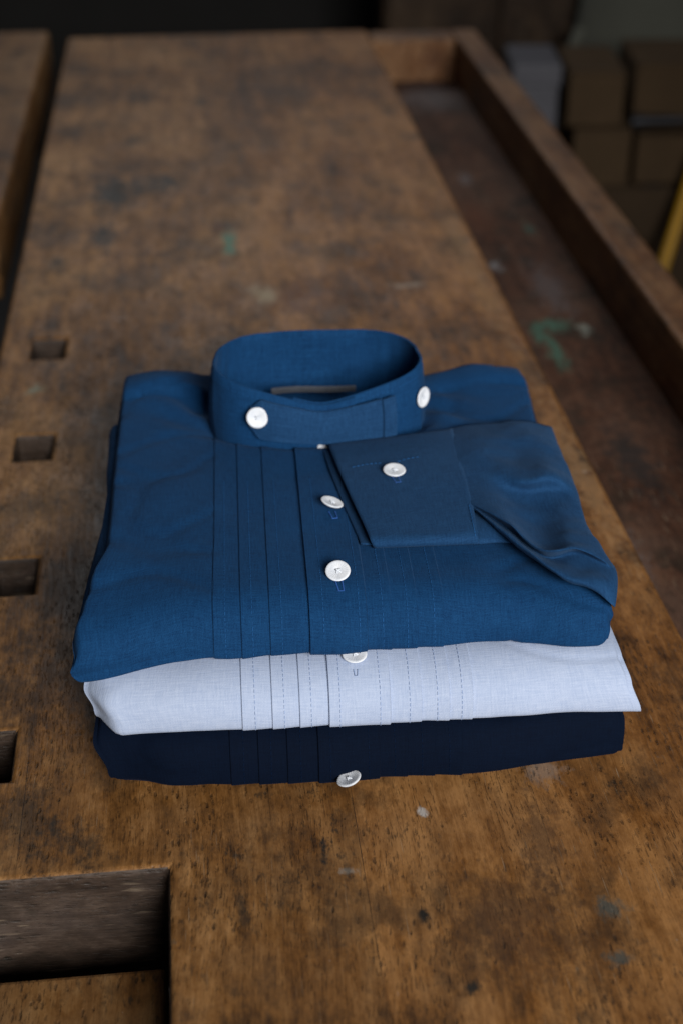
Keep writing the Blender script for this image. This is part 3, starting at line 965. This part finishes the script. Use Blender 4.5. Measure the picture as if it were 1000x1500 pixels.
c2 = bb.surf(-0.0077, at_y(-0.0077, -0.0985))[0]
add_button(blue, c2 + Vector((0, 0, 0.0016)), (-0.05, -0.42, 1.0), 0.2)
c1 = bb.surf(-0.0066, at_y(-0.0066, -0.0338))[0]
add_button(blue, c1 + Vector((0, 0, 0.0020)), (0.32, 0.08, 1.0), 0.5)
for c, sk in ((c2, 0.0008), (c1, 0.0012)):
    q = []
    for (x, y, z) in loop_below(c, skew=sk)[0]:
        q.append(bb.surf(x, at_y(x, y))[0] + Vector((0, 0, 0.0004)))
    buttonhole(blue, [q], M_LOOP)
cc = up((0.0293, -0.0129, 0.0963))
add_button(blue, cc, (0.03, -0.10, 1.0), 0.7)
buttonhole(blue, [[p for p in loop_below(cc, skew=0.001, z=-0.0002)[0]]], M_LOOP)
p = collar_pt(-0.555, 0.68, 0.0074); n_ = (collar_pt(-0.555, 0.66, 0.02) - p).normalized()
add_button(blue, p, n_ + Vector((0.25, 0, 0.30)), 0.1)
q = [collar_pt(-0.46, 0.68, 0.0074), collar_pt(-0.36, 0.65, 0.0074), collar_pt(-0.46, 0.60, 0.0074)]
buttonhole(blue, [q], M_LOOP)
p = collar_pt(1.22, 0.60, 0.0022); n_ = (collar_pt(1.22, 0.6, 0.02) - p).normalized()
add_button(blue, p, n_ + Vector((0, -0.1, 0.1)), 0.0)
p3 = collar_pt(0.03, 0.20, 0.0045)
add_button(blue, p3, (0, -0.45, 0.9), 0.3)

# ------------------------------------------------------------------ things behind the bench
M_C1 = carton_mat('brown_card', (0.062, 0.038, 0.019))
M_C2 = carton_mat('dull_card', (0.045, 0.028, 0.015))
M_TAPE = plain('dark_tape', (0.035, 0.026, 0.02), 0.6, 0.2, 20)


def carton(x0, x1, y0, y1, z0, z1, label, mat, group, tape=True):
    r = empty('carton', ((x0 + x1) / 2, (y0 + y1) / 2, z0), 0.0, label, 'carton', group)
    w, d, h = (x1 - x0) / 2, (y1 - y0) / 2, z1 - z0
    box('carton_body', -w, w, -d, d, 0, h, mat, r, 0.004)
    for s in (-1, 1):
        box('flap', -w * 0.98, w * 0.98, (-d * 0.98 if s < 0 else 0.002), (-0.002 if s < 0 else d * 0.98), h + 0.0002, h + 0.004, mat, r, 0.001)
    if tape:
        box('tape', -0.02, 0.02, -d - 0.0015, d + 0.0015, h + 0.0042, h + 0.0055, M_TAPE, r, 0)
    return r


GR = 'cartons stacked on the floor behind the bench'
f0 = 0.0
carton(0.33, 0.93, 2.80, 3.25, f0, 0.376, 'large brown carton on the floor, underneath the small cartons', M_C2, GR)
carton(0.462, 0.578, 2.80, 3.02, 0.382, 0.494, 'small brown carton in the lower row, beside the dark gap', M_C1, GR, False)
carton(0.592, 0.74, 2.815, 3.02, 0.382, 0.476, 'small low brown carton with the steel pipe lying on it', M_C1, GR, False)
carton(0.446, 0.556, 2.81, 3.02, 0.500, 0.604, 'small brown carton in the upper row, next to the pale box', M_C1, GR, False)
carton(0.585, 0.80, 2.86, 3.06, 0.482, 0.608, 'wide brown carton in the upper row, above the steel pipe', M_C1, GR, False)

M_PALEBOX = plain('pale_card', (0.080, 0.078, 0.090), 0.6, 0.12, 15)
r = empty('pale_box', (0.385, 2.92, 0.382), 0.0, 'pale grey box with lid standing beside the brown cartons', 'box')
box('box_body', -0.045, 0.045, -0.08, 0.08, 0, 0.19, M_PALEBOX, r, 0.004)
box('lid', -0.049, 0.049, -0.084, 0.084, 0.1905, 0.232, M_PALEBOX, r, 0.004)

# cloth sack slumped behind the cartons
M_SACK = cloth('sack_canvas', (0.085, 0.085, 0.070), (0.13, 0.13, 0.105), 0.4, 0.1, (1, 1, 1))
V, UV = [], []
NS, NR = 40, 22
for i in range(NR):
    u = i / (NR - 1)
    rad = 0.16 * (1 - 0.35 * u ** 3) * (0.93 + 0.1 * math.sin(u * 5)) if u < 0.97 else 0.03
    if i == 0: rad = 0.12
    for j in range(NS):
        an = 2 * math.pi * j / NS
        k = 1 + 0.08 * nz(math.cos(an) * 1.6, math.sin(an) * 1.6, u * 3.0)
        V.append((rad * k * 1.15 * math.cos(an), rad * k * 0.85 * math.sin(an), 0.56 * u + 0.01 * nz(an, u * 4)*(0 if i == 0 else 1)))
        UV.append((an * 0.1, u * 0.5))
Fc = grid_faces(NR, NS, True) + [tuple(range(NS)), tuple((NR - 1) * NS + j for j in range(NS))[::-1]]
r = empty('sack', (0.735, 3.47, 0.0), 0.0, 'pale grey green canvas sack slumped behind the cartons', 'sack')
sk = recalc(make('sack_cloth', V, Fc, M_SACK, r, UV, sharp=80)); sk.scale = (1.1, 1, 1.75)
pth = [(-0.185, -0.10, 0.56), (-0.215, -0.13, 0.50), (-0.205, -0.14, 0.45), (-0.16, -0.15, 0.43), (-0.12, -0.15, 0.45)]
v, f = tube_mesh([pth], 0.014, 10)
make('handle', v, f, M_SACK, r)

# low cabinet in the dark
M_CAB = wood('cabinet_wood', (0.020, 0.011, 0.006), (0.035, 0.019, 0.010), (0.05, 0.028, 0.015))
r = empty('cabinet', (0.40, 3.75, 0.0), 0.0, 'dark brown wooden cabinet standing in the gloom behind the cartons', 'cabinet')
box('carcass', -0.30, 0.25, -0.2, 0.2, 0, 0.9, M_CAB, r, 0.004)
for s in (-1, 1):
    dx0, dx1 = (-0.29, -0.03) if s < 0 else (-0.02, 0.24)
    d_ = box('door', dx0, dx1, -0.222, -0.201, 0.05, 0.86, M_CAB, r, 0.004)
    hx = -0.06 if s < 0 else 0.01
    v, f = tube_mesh([[(hx, -0.222, 0.5), (hx, -0.24, 0.5), (hx, -0.24, 0.4), (hx, -0.222, 0.4)]], 0.005, 8)
    make('door_handle', v, f, M_TAPE, d_)

# steel pipe lying on the low carton
M_STEEL = plain('blackened_steel', (0.05, 0.05, 0.055), 0.35, 0.2, 40, metal=0.8)
r = empty('steel_pipe', (0.665, 2.865, 0.4995), math.radians(7), 'short black steel pipe with a collar, lying on a low carton', 'pipe')
r.location.z = 0.476 + 0.0055 + 0.0165
v, f = tube_mesh([[(-0.085, 0, 0), (0.12, 0, 0)]], 0.013, 20)
make('pipe_body', v, f, M_STEEL, r)
v, f = tube_mesh([[(-0.085, 0, 0), (-0.06, 0, 0)]], 0.0165, 20)
make('pipe_collar', v, f, M_STEEL, r)

# yellow painted stake leaning on the big carton
M_YEL = plain('yellow_paint', (0.42, 0.22, 0.010), 0.45, 0.15, 25)
r = empty('yellow_stake', (0.560, 2.557, 0.0), 0.0, 'yellow painted metal stake leaning against the brown cartons', 'stake')
v, f = tube_mesh([[(0.003, 0.006, 0.012), (0.196, 0.289, 0.606)]], 0.012, 12)
make('stake_shaft', v, f, M_YEL, r)
v, f = tube_mesh([[(0, 0, 0.0), (0.0145, 0.021, 0.045)]], 0.016, 12)
make('foot_cap', v, f, M_TAPE, r)

# ------------------------------------------------------------------ light
w = bpy.data.worlds.new('World'); SC.world = w
w.use_nodes = True
bg = w.node_tree.nodes['Background']
bg.inputs[0].default_value = (0.75, 0.85, 1.0, 1)
bg.inputs[1].default_value = 0.036


def area(name, loc, target, sx, sy, power, color, spread=180):
    l = bpy.data.lights.new(name, 'AREA'); l.shape = 'RECTANGLE'; l.size = sx; l.size_y = sy
    l.energy = power; l.color = color; l.spread = math.radians(spread)
    o = bpy.data.objects.new(name, l); COL.objects.link(o)
    o.location = loc
    d = Vector(target) - Vector(loc)
    o.rotation_euler = d.to_track_quat('-Z', 'Y').to_euler()
    return o


area('window_light', (0.85, -1.30, 2.00), (0.03, 1.15, 0.90), 1.1, 0.9, 11.5, (1.0, 0.99, 0.97), 56)
area('far_window_light', (-0.3, 3.9, 2.7), (0.1, 1.3, 0.85), 1.4, 0.9, 9.5, (0.97, 0.98, 1.0), 140)

# ------------------------------------------------------------------ camera
cam = bpy.data.cameras.new('camera')
co = bpy.data.objects.new('camera', cam); COL.objects.link(co)
co.location = (0, 0, TOP + 0.48887)
co.rotation_euler = (math.radians(90 - 31.766), 0, 0)
cam.sensor_fit = 'VERTICAL'; cam.sensor_height = 36.0; cam.lens = 50.0
cam.clip_start = 0.02; cam.clip_end = 50
cam.dof.use_dof = True
cam.dof.focus_distance = 0.700
cam.dof.aperture_fstop = 5.6
cam.dof.aperture_blades = 9
SC.camera = co

SC.view_settings.view_transform = 'Standard'
SC.view_settings.look = 'None'
SC.view_settings.exposure = 0.0
SC.view_settings.gamma = 1.0
SC.view_settings.use_curve_mapping = False
SC.render.engine = 'CYCLES'
SC.cycles.use_denoising = True
SC.cycles.max_bounces = 6
SC.cycles.sample_clamp_indirect = 4.0
